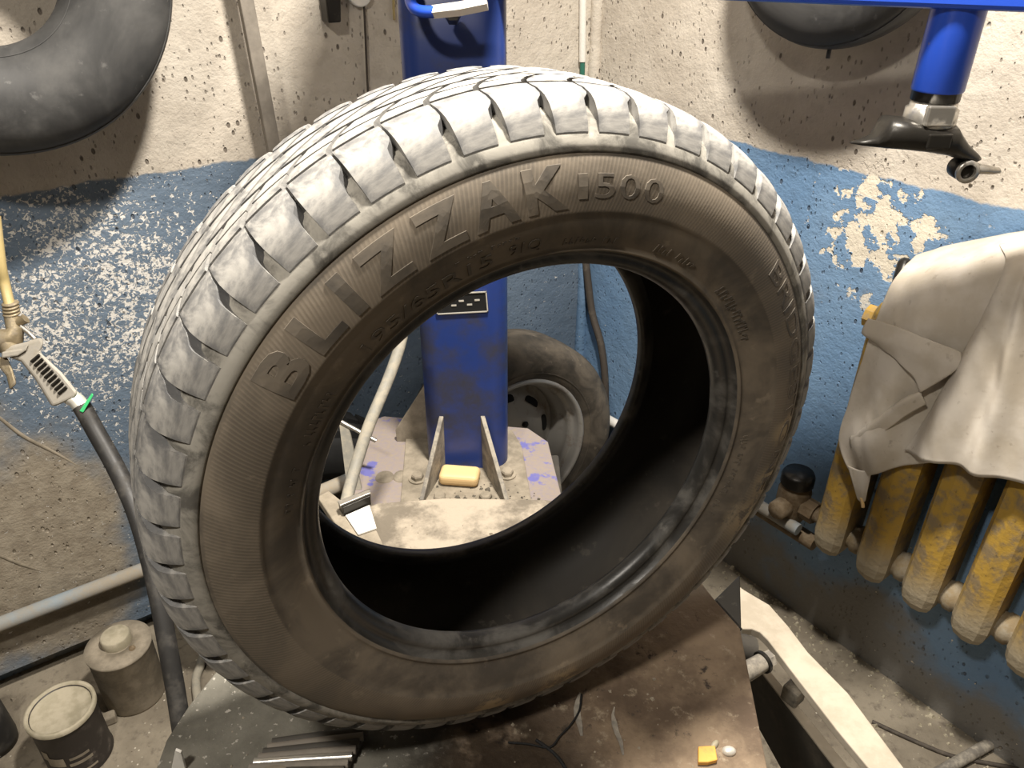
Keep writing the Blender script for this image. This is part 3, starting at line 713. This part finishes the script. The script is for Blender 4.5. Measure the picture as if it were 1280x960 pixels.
# ------------------------------------------------------------ air inflator gun
D = 1.02
def g(x, y, d=D): return at_d(x, y, d)
gun = thing('inflator_gun', 'cast metal tyre inflator gun with ribbed grip hanging at the left edge', 'air gun', g(60, 510))
MB().tube(spline([g(-6, 270, 1.0), g(1, 330, 1.01), g(6, 355), g(13, 385)], 6), .0065, 12).build('yellow_tube', M['yellow_tube'], gun)
for i in range(4): 
    c = g(13.5 + i * .5, 381 + i * 4.2)
    MB().lathe([(0, 0), (.0095, 0), (.0108, .0016), (.0095, .0034), (0, .0034)], 20, Matrix.Translation(c)).build('ferrule_ring', M['brass'], gun)
MB().tube([g(15, 396), g(17, 410), g(19, 420)], [.0095, .009, .010], 14).build('fitting', M['brass'], gun)
MB().tube([g(18, 405), g(29, 400), g(32, 398)], [.006, .006, .007], 10).build('bleed_nut', M['brass'], gun)
MB().tube([g(-8, 432), g(6, 424), g(18, 420), g(22, 408)], [.012, .015, .013, .008], 14).build('valve_body', M['brass'], gun)
MB().tube([g(8, 420), g(14, 436), g(14, 444)], [.012, .013, .010], 14).build('valve_neck', M['brass'], gun)
MB().tube([g(26, 408), g(36, 416), g(44, 424)], .003, 8).build('trigger_pin', M['steel'], gun)
# main casting
cast = [(4, 434), (30, 428), (52, 421), (55, 430), (50, 440), (78, 466), (98, 491), (93, 497), (74, 506), (65, 509), (43, 473), (26, 452), (5, 444)]
MB().prism([g(x, y, D - .012) for x, y in cast], ray(40, 460) * .024).build('grip_casting', M['alu'], gun, .004, segs=3)
for i in range(9):
    t = i / 8; cxx, cyy = 44 + t * 34, 447 + t * 40
    MB().tube([g(cxx - 5, cyy + 5, D - .0135), g(cxx + 5, cyy - 3.5, D - .0135)], .0026, 8, flat=.7).build('grip_slot', M['dark_steel'], gun)
MB().prism([g(x, y, D - .016) for x, y in ((2, 440), (27, 436), (36, 430), (33, 438), (22, 445), (2, 448))], ray(20, 440) * .03).build('trigger_hinge', M['alu'], gun, .002)
MB().prism([g(x, y, D - .008) for x, y in ((-4, 446), (9, 446), (16, 462), (21, 480), (12, 488), (8, 470), (-4, 455))], ray(10, 470) * .016).build('trigger', M['brass'], gun, .003)
MB().tube([g(88, 496), g(96, 501), g(103, 510)], [.011, .0105, .0105], 14).build('hose_nipple', M['bare'], gun)
MB().prism([g(x, y, D - .013) for x, y in ((99, 514), (104, 516), (117, 494), (115, 491))], ray(108, 503) * .022).build('green_clip', M['green'], gun, .001)
hs = [(102, 508, 1.02), (108, 518, 1.02), (120, 540, 1.02), (145, 585, 1.015), (168, 635, 1.0), (185, 690, .99), (199, 750, .98), (210, 810, .975), (219, 860, .975), (226, 905, .975), (233, 950, .985), (240, 1010, 1.0)]
tag(MB().tube(spline([g(*q) for q in hs], 8), .0118, 14).build('air_hose', M['hose'], org=g(102, 508)), 'black rubber air hose hanging from the inflator gun down past the machine', 'hose')

# ------------------------------------------------------------ containers on the floor at left
def zfor(P, py):
    """height above P where a vertical line meets image row py"""
    d = ray(640, py); return H + d.z * (P.y / d.y)
jb = at_z(171, 866, 0); jz = zfor(jb, 806); jr = .066
jar = thing('filter_canister', 'dust-covered round canister with a raised cap, near the left wall', 'canister', jb)
MB().lathe([(0, 0), (jr * .93, 0), (jr * .96, .006), (jr * .98, jz - .01), (jr, jz - .008), (jr, jz), (jr * .985, jz + .002), (0, jz + .002)], 48, Matrix.Translation(jb)).build('body', M['dust'], jar)
MB().lathe([(jr * 1.02, jz - .004), (jr * 1.02, jz + .0025), (jr * .4, jz + .0028), (jr * .4, jz)], 48, Matrix.Translation(jb)).build('rim', M['dust'], jar)
MB().lathe([(0, jz + .026), (.027, jz + .026), (.030, jz + .023), (.030, jz)], 36, Matrix.Translation(jb + V(-.004, .006, 0))).build('cap', M['lid'], jar)
MB().lathe([(0, jz + .008), (.006, jz + .007), (.008, jz)], 12, Matrix.Translation(jb + V(.036, -.012, 0))).build('vent_nub', M['valve'], jar)
kb = at_z(102, 942, 0); kz = zfor(kb, 886); kr = .063
can = thing('paint_can', 'dark printed tin can with a dusty pale lid, nearest the left edge', 'can', kb)
MB().lathe([(0, 0), (kr * .98, 0), (kr, .003), (kr * .97, .008), (kr * .97, kz - .012), (kr, kz - .006), (kr, kz), (kr * .9, kz), (kr * .87, kz - .008), (0, kz - .008)], 48, Matrix.Translation(kb)).build('tin', M['can'], can)
MB().lathe([(kr * 1.035, kz - .006), (kr * 1.035, kz + .004), (kr * .93, kz + .005), (kr * .90, kz - .002), (kr * .86, kz - .005), (0, kz - .004)], 48, Matrix.Translation(kb)).build('lid', M['lid'], can)
def can_pt(a, z, o=.0008): return kb + V((kr * .97 + o) * cos(a), (kr * .97 + o) * sin(a), z)
for (aa, ab, za_, zb_) in ((-1.9, -1.35, .33, .50), (-1.25, -.55, .30, .36), (-1.2, -.6, .42, .47), (-2.05, -1.80, .45, .62), (-1.3, -.5, .12, .16)):
    N = 6; P = [can_pt(aa + (ab - aa) * i / N, kz * za_) for i in range(N + 1)]; Q = [can_pt(aa + (ab - aa) * i / N, kz * zb_) for i in range(N + 1)]
    MB().add(P + Q, [(i, i + 1, N + 2 + i, N + 1 + i) for i in range(N)]).build('label_print', M['dust'], can)
tag(MB().box(at_z(136, 898, .012), (.030, .022, .024), .5).build('stone_chip', M['dust'], org=at_z(136, 898, 0), bevel=.004), 'small grey stone chip between the canister and the tin can', 'stone')
dk = at_z(-6, 930, 0)
tag(MB().lathe([(0, .16), (.03, .155), (.042, .14), (.046, .02), (.044, 0), (0, 0)], 32, Matrix.Translation(dk)).build('bottle', M['hose'], org=dk), 'black bottle cut off by the left edge of the picture', 'bottle')
tag(MB().tube(spline([at_z(243, 800, .012), at_z(256, 806, .012), at_z(251, 830, .012), at_z(245, 850, .012), at_z(248, 880, .012)], 6), .010, 10).build('hose_end', M['greyhose'], org=at_z(250, 830, 0)), 'dusty grey hose end lying on the floor left of the tyre', 'hose')
tag(MB().prism([at_z(214, 962, ZT + .001), at_z(219, 938, ZT + .03), at_z(226, 941, ZT + .03), at_z(232, 962, ZT + .001)], (0, .003, 0)).build('metal_shard', M['white'], org=at_z(222, 962, ZT), bevel=.0005), 'bright white metal shard standing up at the bottom left', 'shard')

# ------------------------------------------------------------ radiator
S0 = .930; PITR = .0985; OFR = .092; zb0, zt0r = .340, .925
rad = thing('radiator', 'yellow cast-iron radiator under a soiled cloth, mounted on the right wall', 'radiator', CR + dR * S0 + nR * OFR)
def rp_(s, o, z): return CR + dR * s + nR * o + V(0, 0, z)
secprof = [(0.0, .30), (.008, .62), (.022, .86), (.045, 1.0), (.075, 1.0), (.51, 1.0), (.54, 1.0), (.563, .86), (.577, .62), (.585, .30)]
shape = [(-.026, .046), (-.004, .053), (.020, .050), (.033, .040), (.034, .0), (.032, -.036), (.020, -.048), (0, -.05), (-.020, -.048), (-.032, -.036), (-.034, 0), (-.034, .034)]
def section(s):
    b = MB(); n = len(shape); vs = []
    for h, k in secprof:
        kk = .35 + .65 * k
        for (ds, do) in shape: vs.append(rp_(s + ds * kk, OFR + do * (.55 + .45 * k), zb0 + h))
    fs = [(i * n + j, i * n + (j + 1) % n, (i + 1) * n + (j + 1) % n, (i + 1) * n + j) for i in range(len(secprof) - 1) for j in range(n)] + [tuple(range(n)), tuple(range((len(secprof) - 1) * n, len(secprof) * n))]
    b.add(vs, fs, False); return b
radm = NT('yellow_section_paint'); _x, _y, _z = radm.xyz()
_a = radm.noise(28, 6, .65); _d = radm.rng(radm.mth('MULTIPLY_ADD', radm.noise(14, 4), .10, _z), .20, .075)
_yel = radm.mix(radm.rng(_a, .44, .62), (.44, .275, .05), (.25, .185, .10))
_yel = radm.mix(radm.mth('MULTIPLY', radm.rng(radm.noise(70, 4), .60, .70), .6), _yel, (.10, .07, .04))
radm.bump(radm.mth('ADD', _a, radm.noise(110, 3)), .35, .003)
radm = radm.done(radm.mix(_d, _yel, (.34, .29, .205)), .65, 0, .35)
for k in range(7):
    o = section(S0 + k * PITR).build('section', radm, None, org=rp_(S0 + k * PITR, OFR, zb0)); o.parent = rad; o.location = o.location - rad.location; 
    if k == 0: o['label'] = 'end section'
    for zc in (zb0 + .052, zt0r - .052):
        if k < 6:
            a, c = rp_(S0 + k * PITR + .012, OFR, zc), rp_(S0 + (k + 1) * PITR - .012, OFR, zc)
            MB().tube([a, a.lerp(c, .2), a.lerp(c, .36), a.lerp(c, .42), a.lerp(c, .58), a.lerp(c, .64), a.lerp(c, .8), c], [.026, .027, .027, .031, .031, .027, .027, .026], 18).build('hub', M['iron_dust'], rad)
a = rp_(S0 - .015, OFR, zt0r - .052)
MB().tube([a, a - dR * .025, a - dR * .026, a - dR * .042], [.027, .027, .022, .022], 8, smooth=False).build('end_plug', M['yellow'], rad)
# valve and pipe at the lower end
a = rp_(S0 - .01, OFR, zb0 + .052)
MB().tube([a, a - dR * .05], .017, 14).build('union', M['valve'], rad)
MB().tube([a - dR * .045, a - dR * .075], [.026, .026], 8, smooth=False).build('union_nut', M['valve'], rad)
MB().lathe([(0, .055), (.030, .05), (.036, .03), (.036, -.03), (.030, -.045), (0, -.05)], 24, Matrix.Translation(a - dR * .105)).build('valve_body', M['valve'], rad)
MB().lathe([(0, .035), (.018, .034), (.022, .028), (.022, 0)], 18, Matrix.Translation(a - dR * .105 + nR * .03) @ nR.to_track_quat('Z', 'Y').to_matrix().to_4x4()).build('valve_plug', M['valve'], rad)
MB().lathe([(0, .03), (.032, .028), (.036, .02), (.036, 0)], 20, Matrix.Translation(a - dR * .105 + V(0, 0, .05))).build('valve_cap', M['dark_steel'], rad)
MB().tube([a - dR * .06 + nR * .03 + V(0, 0, -.04), a - dR * .22 + nR * .03 + V(0, 0, -.04)], .014, 14).build('supply_pipe', M['pipe'], rad)
MB().tube([a - dR * .03 + V(0, 0, -.075), a - dR * .24 + V(0, 0, -.075)], .018, 14).build('return_pipe', M['valve'], rad)
bk = onR(1131, 330, .035)
MB().tube([onR(1131, 330, 0), bk, bk - V(0, 0, .05)], .013, 10).build('wall_bracket', M['dark_steel'], rad)
MB().tube([rp_(S0 + .1, 0, zt0r - .05), rp_(S0 + .1, OFR, zt0r - .085)], .008, 8).build('wall_bracket', M['dark_steel'], rad)
MB().tube([rp_(S0 + .4, 0, zt0r - .05), rp_(S0 + .4, OFR, zt0r - .085)], .008, 8).build('wall_bracket', M['dark_steel'], rad)

# ------------------------------------------------------------ cloth over the radiator
def cr(p0, p1, p2, p3, t): return .5 * ((2 * p1) + (p2 - p0) * t + (2 * p0 - 5 * p1 + 4 * p2 - p3) * t * t + (3 * p1 - p0 - 3 * p2 + p3) * t ** 3)
def patch(grid, nu=44, nv=44, amp=.004, seed=0, folds=0):
    G = [[onR(*c) if not isinstance(c, Vector) else c for c in row] for row in grid]
    R, Cn = len(G), len(G[0])
    def row_at(row, u):
        x = u * (Cn - 1); i = min(int(x), Cn - 2); t = x - i
        return cr(row[max(i - 1, 0)], row[i], row[i + 1], row[min(i + 2, Cn - 1)], t)
    pts = []
    for a in range(nv + 1):
        v = a / nv; y = v * (R - 1); i = min(int(y), R - 2); t = y - i
        for c in range(nu + 1):
            u = c / nu; rws = [row_at(G[max(min(q, R - 1), 0)], u) for q in (i - 1, i, i + 1, i + 2)]
            p = cr(*rws, t)
            q = V(p.dot(dR) * 1.6 + p.z * .55, p.z * .35, p.dot(nR)); d = amp * (1.2 * noise.noise(q * 11 + V(seed, 0, 0)) + .6 * noise.noise(q * 30 + V(0, seed, 0)))
            f = folds * sin(u * 17 + seed + 2.2 * noise.noise(V(u * 2, v * 1.2, seed))) * min(1, v * 1.6)
            pts.append(p + nR * (d + f) + V(0, 0, d * .3))
    W = nu + 1
    fs = [(a * W + c, a * W + c + 1, (a + 1) * W + c + 1, (a + 1) * W + c) for a in range(nv) for c in range(nu)]
    return pts, fs
clo = thing('cloth', 'soiled white cloth draped over the top of the yellow radiator', 'cloth', CR + dR * 1.05 + nR * .15 + V(0, 0, .55))
def cloth_part(name, grid, **k):
    pts, fs = patch(grid, **k); b = MB(); b.add(pts, fs, True); o = b.build(name, M['cloth'], clo)
    s = o.modifiers.new('thickness', 'SOLIDIFY'); s.thickness = .0018; s.offset = 0
    return o
E = .172
cloth_part('under_layer', [
    [(1148, 318, .015), (1190, 306, .015), (1240, 296, .015), (1300, 286, .015), (1380, 278, .015)],
    [(1138, 325, .06), (1185, 318, .06), (1240, 308, .07), (1310, 298, .07), (1400, 290, .07)],
    [(1116, 352, .125), (1165, 346, .13), (1225, 338, .13), (1300, 330, .13), (1400, 320, .13)],
    [(1096, 392, .160), (1145, 398, .172), (1200, 402, .165), (1290, 400, .165), (1400, 400, .165)],
    [(1078, 440, .166), (1125, 452, .178), (1180, 458, .166), (1270, 470, .166), (1400, 470, .166)],
    [(1060, 505, .164), (1105, 512, .180), (1160, 515, .166), (1250, 525, .164), (1400, 530, .164)],
    [(1049, 552, .168), (1088, 556, .188), (1135, 552, .170), (1230, 550, .160), (1400, 560, .160)],
    [(1066, 596, .160), (1092, 592, .170), (1130, 583, .165), (1200, 575, .158), (1400, 590, .158)]], amp=.006, seed=3, folds=.006, nu=60, nv=60)
cloth_part('turned_hem', [
    [(1086, 398, .176), (1120, 408, .190), (1160, 424, .188), (1202, 440, .186)],
    [(1077, 416, .178), (1118, 430, .196), (1158, 446, .196), (1197, 461, .192)],
    [(1090, 424, .172), (1116, 446, .188), (1140, 470, .194), (1150, 491, .190)]], amp=.003, seed=5, folds=.001, nu=30, nv=20)
cloth_part('diagonal_fold', [
    [(1155, 488, .180), (1130, 498, .184), (1100, 520, .184), (1066, 542, .168)],
    [(1152, 492, .186), (1126, 506, .191), (1098, 528, .191), (1062, 549, .172)],
    [(1158, 505, .182), (1132, 520, .184), (1104, 540, .186), (1064, 560, .170)]], amp=.002, seed=8, nu=24, nv=12)
cloth_part('hanging_corner', [
    [(1060, 582, .164), (1075, 588, .168), (1090, 588, .168)],
    [(1066, 604, .166), (1077, 608, .171), (1086, 606, .168)],
    [(1072, 624, .166), (1077, 628, .169), (1082, 626, .167)]], amp=.002, seed=2, nu=12, nv=14)
cloth_part('over_layer', [
    [(1250, 306, .070), (1275, 302, .070), (1310, 296, .070), (1360, 290, .070)],
    [(1256, 330, .150), (1278, 326, .150), (1310, 320, .150), (1370, 314, .150)],
    [(1240, 372, .182), (1262, 370, .192), (1300, 366, .182), (1370, 362, .185)],
    [(1210, 428, .184), (1242, 430, .202), (1290, 430, .186), (1370, 432, .190)],
    [(1172, 496, .184), (1215, 502, .206), (1275, 506, .186), (1370, 512, .192)],
    [(1126, 565, .186), (1182, 580, .204), (1250, 600, .186), (1370, 634, .192)]], amp=.006, seed=11, folds=.009, nu=60, nv=60)
tag(MB().tube([onR(1077, 622, .168), onR(1079, 634, .168)], .0035, 8).build('pink_thread_knot', M['soap'], org=onR(1079, 634, .168)), 'small pink knotted thread at the lowest cloth corner', 'thread')

# ------------------------------------------------------------ bead-breaker arm to the right of the machine
bb = thing('bead_breaker_arm', 'beige flat steel bead-breaker arm slanting to the floor beside the machine', 'machine arm', at_z(1000, 850, .40))
zA = .50
top = [(918, 728), (930, 737), (962, 756), (985, 782), (1010, 815), (1060, 866), (1134, 965), (1160, 1000), (1108, 1000), (1090, 965), (1046, 912), (992, 842), (960, 800), (950, 790), (940, 786), (918, 786)]
MB().prism([at_z(x, y, zA) for x, y in top], (0, 0, -.016)).build('flat_arm', M['beige'], bb, .002)
MB().prism([at_z(x, y, .60) for x, y in ((886, 756), (925, 718), (927, 790), (900, 790))], (0, 0, -.08)).build('pivot_block', M['dark_steel'], bb, .002)
zP = .36
e0, e1 = at_z(955, 832, zP), at_z(1080, 985, zP)
dd = (e1 - e0).normalized(); nn = V(dd.y, -dd.x, 0)
bl = thing('breaker_blade', 'dark upright bead-breaker blade plate with a pale worn top edge', 'machine part', V(e0.x, e0.y, .10))
MB().prism([e0 - dd * .06, e1, e1 - V(0, 0, .10), e0 + dd * .10 - V(0, 0, .16), e0 - dd * .06 - V(0, 0, .11)], nn * .006).build('blade_plate', M['panel'], bl, .001)
MB().prism([e0 - dd * .03, e1, e1 + nn * .022, e0 - dd * .03 + nn * .014], (0, 0, .004)).build('top_edge', M['beige'], bl, .001)
MB().box(at_z(992, 866, zP + .02), (.03, .03, .035), -.9).build('spacer', M['gusset'], bl, .004)
pn_ = thing('pivot_pin', 'short steel pivot pin with a washer beside the machine edge', 'pin', at_z(945, 830, .56))
q0, q1 = at_z(915, 850, .56), at_z(958, 825, .56)
MB().tube([q0, q0.lerp(q1, .6), q1], [.015, .014, .013], 16).build('shank', M['gusset'], pn_)
MB().tube([q0.lerp(q1, .86), q0.lerp(q1, .93)], .017, 18).build('washer', M['dark_steel'], pn_)
MB().tube([q0.lerp(q1, .93), q0.lerp(q1, 1.12)], .013, 6, smooth=False).build('nut', M['gusset'], pn_)
MB().tube([at_z(915, 806, .56), at_z(940, 812, .55)], .020, 16).build('bush', M['panel'], pn_)

# ------------------------------------------------------------ bits on the machine top and floor
oz = ZT + .0005
tag(MB().prism([at_z(x, y, oz) for x, y in ((872, 937), (893, 936), (896, 954), (884, 957), (872, 957))], (0, 0, .006)).build('orange_scrap', M['orange'], org=at_z(884, 957, ZT), bevel=.001), 'small orange plastic scrap on the rusty machine top', 'scrap')
wp = at_z(911, 940, ZT)
tag(MB().lathe([(0, .006), (.004, .0055), (.0065, .003), (.0065, 0)], 14, Matrix.Translation(wp) @ Matrix.Diagonal((1.1, .8, 1, 1))).build('rivet_head', M['bare'], org=wp), 'shiny oval rivet head beside the orange scrap', 'rivet')
wp = at_z(893, 932, ZT)
tag(MB().lathe([(0, .005), (.003, .0045), (.0045, .002), (.0045, 0)], 10, Matrix.Translation(wp) @ Matrix.Rotation(.8, 4, 'Z') @ Matrix.Diagonal((1.5, .7, 1, 1))).build('pebble', M['lid'], org=wp), 'tiny pale pebble behind the orange scrap', 'pebble')
def drip(pts, w, label):
    P = [at_z(x, y, oz) for x, y in pts]; L = []; Rr = []
    for i, p in enumerate(P):
        t = (P[min(i + 1, len(P) - 1)] - P[max(i - 1, 0)]).normalized(); nn = V(-t.y, t.x, 0)
        ww = w * sin(pi * (i + .4) / (len(P))) * (.8 + .4 * noise.noise((i * 1.7, w * 900, 0)))
        L.append(p + nn * ww); Rr.append(p - nn * ww)
    tag(MB().prism(L + Rr[::-1], (0, 0, .0007)).build('paint_drip', M['gusset'], org=P[-1]), label, 'paint drip')
drip([(725, 866), (722, 876), (721, 886), (722, 897), (725, 908), (727, 920)], .0045, 'pale grey paint drip crossed by a black wire on the machine top')
drip([(768, 884), (766, 894), (768, 905), (771, 916), (776, 928), (779, 944)], .0035, 'longer thin grey paint drip right of the wired one')
wr_ = [at_z(x, y, oz + .002) for x, y in ((727, 868), (724, 888), (714, 905), (700, 920), (687, 934), (660, 930), (635, 928))]
tag(MB().tube(spline(wr_, 6), .0011, 8).build('black_wire', M['black'], org=wr_[0]), 'thin black wire lying on the oily machine top below the tyre', 'wire')
wr2 = [at_z(x, y, oz + .002) for x, y in ((670, 925), (687, 937), (700, 950), (715, 975))]
tag(MB().tube(spline(wr2, 6), .0018, 8).build('black_wire', M['black'], org=wr2[0]), 'thicker short black wire branch at the bottom of the machine top', 'wire')
tag(MB().tube(spline([at_z(x, y, .004) for x, y in ((1090, 902), (1140, 925), (1190, 945), (1240, 955), (1300, 966))], 8), .0045, 10).build('floor_cable', M['cord'], org=at_z(1140, 925, 0)), 'thin brown cable curving across the floor at bottom right', 'cable')
tag(MB().tube([at_z(1140, 985, .012), at_z(1300, 894, .012)], .012, 12).build('floor_rod', M['gusset'], org=at_z(1220, 940, 0)), 'straight grey rod lying on the floor in the bottom right corner', 'rod')

def crumbs(name, label, cat, n, fpos, smin, smax, m):
    b = MB(); rnd = random.Random(len(label))
    for _ in range(n):
        p = fpos(rnd)
        while any((p - q).xy.length < .085 for q in (jb, kb)): p = fpos(rnd)
        s = rnd.uniform(smin, smax) * (1 if rnd.random() < .85 else 1.8)
        q = [V(rnd.uniform(-1, 1), rnd.uniform(-1, 1), 0).normalized() * s * rnd.uniform(.6, 1.2) for _ in range(3)]
        a = rnd.uniform(0, 6.28); base = [p + V(cos(a + k * 1.57) * s * rnd.uniform(.6, 1.2), sin(a + k * 1.57) * s * rnd.uniform(.6, 1.2), 0) for k in range(4)]
        topv = [p + (c - p) * .55 + V(0, 0, s * rnd.uniform(.3, .9)) for c in base]
        b.add(base + topv, [(0, 1, 5, 4), (1, 2, 6, 5), (2, 3, 7, 6), (3, 0, 4, 7), (4, 5, 6, 7)])
    return tag(b.build(name, m), label, cat, kind='stuff')
crumbs('plaster_crumbs', 'pale plaster crumbs scattered along the foot of the right wall', 'debris', 420,
       lambda r: CR + dR * r.uniform(.25, 1.75) + nR * abs(r.gauss(.02, .05)), .0015, .0055, M['lid'])
crumbs('floor_grit', 'brown grit scattered over the floor near both walls', 'debris', 500,
       lambda r: (CR + dL * r.uniform(.7, 2.0) + nL * r.uniform(.0, .55)) if r.random() < .6 else (CR + dR * r.uniform(.4, 1.9) + nR * r.uniform(.02, .6)), .0012, .004, M['dust'])
crumbs('machine_top_grit', 'fine grit and rubber crumbs on the machine top', 'debris', 260,
       lambda r: V(r.uniform(-.30, .22), r.uniform(.40, .84), ZT), .0006, .0020, M['dust'])
crumbs('foot_plate_grit', 'dark dirt crumbs on the foot plate between the gussets', 'debris', 200,
       lambda r: V(r.gauss(-.06, .05), min(1.22, max(1.02, r.gauss(1.12, .04))), ZB + .007), .0012, .0045, M['panel'])

for o in list(COL.objects):
    for nm, gr in (('clamp_jaw', 'clamp jaws on the machine'), ('inner_tube', 'inner tubes on the walls'), ('paint_drip', 'paint drips on the machine top'), ('black_wire', 'black wires on the machine top')):
        if o.parent is None and o.name.split('.')[0] == nm: o['group'] = gr
    if 'worldpts' in o: del o['worldpts']
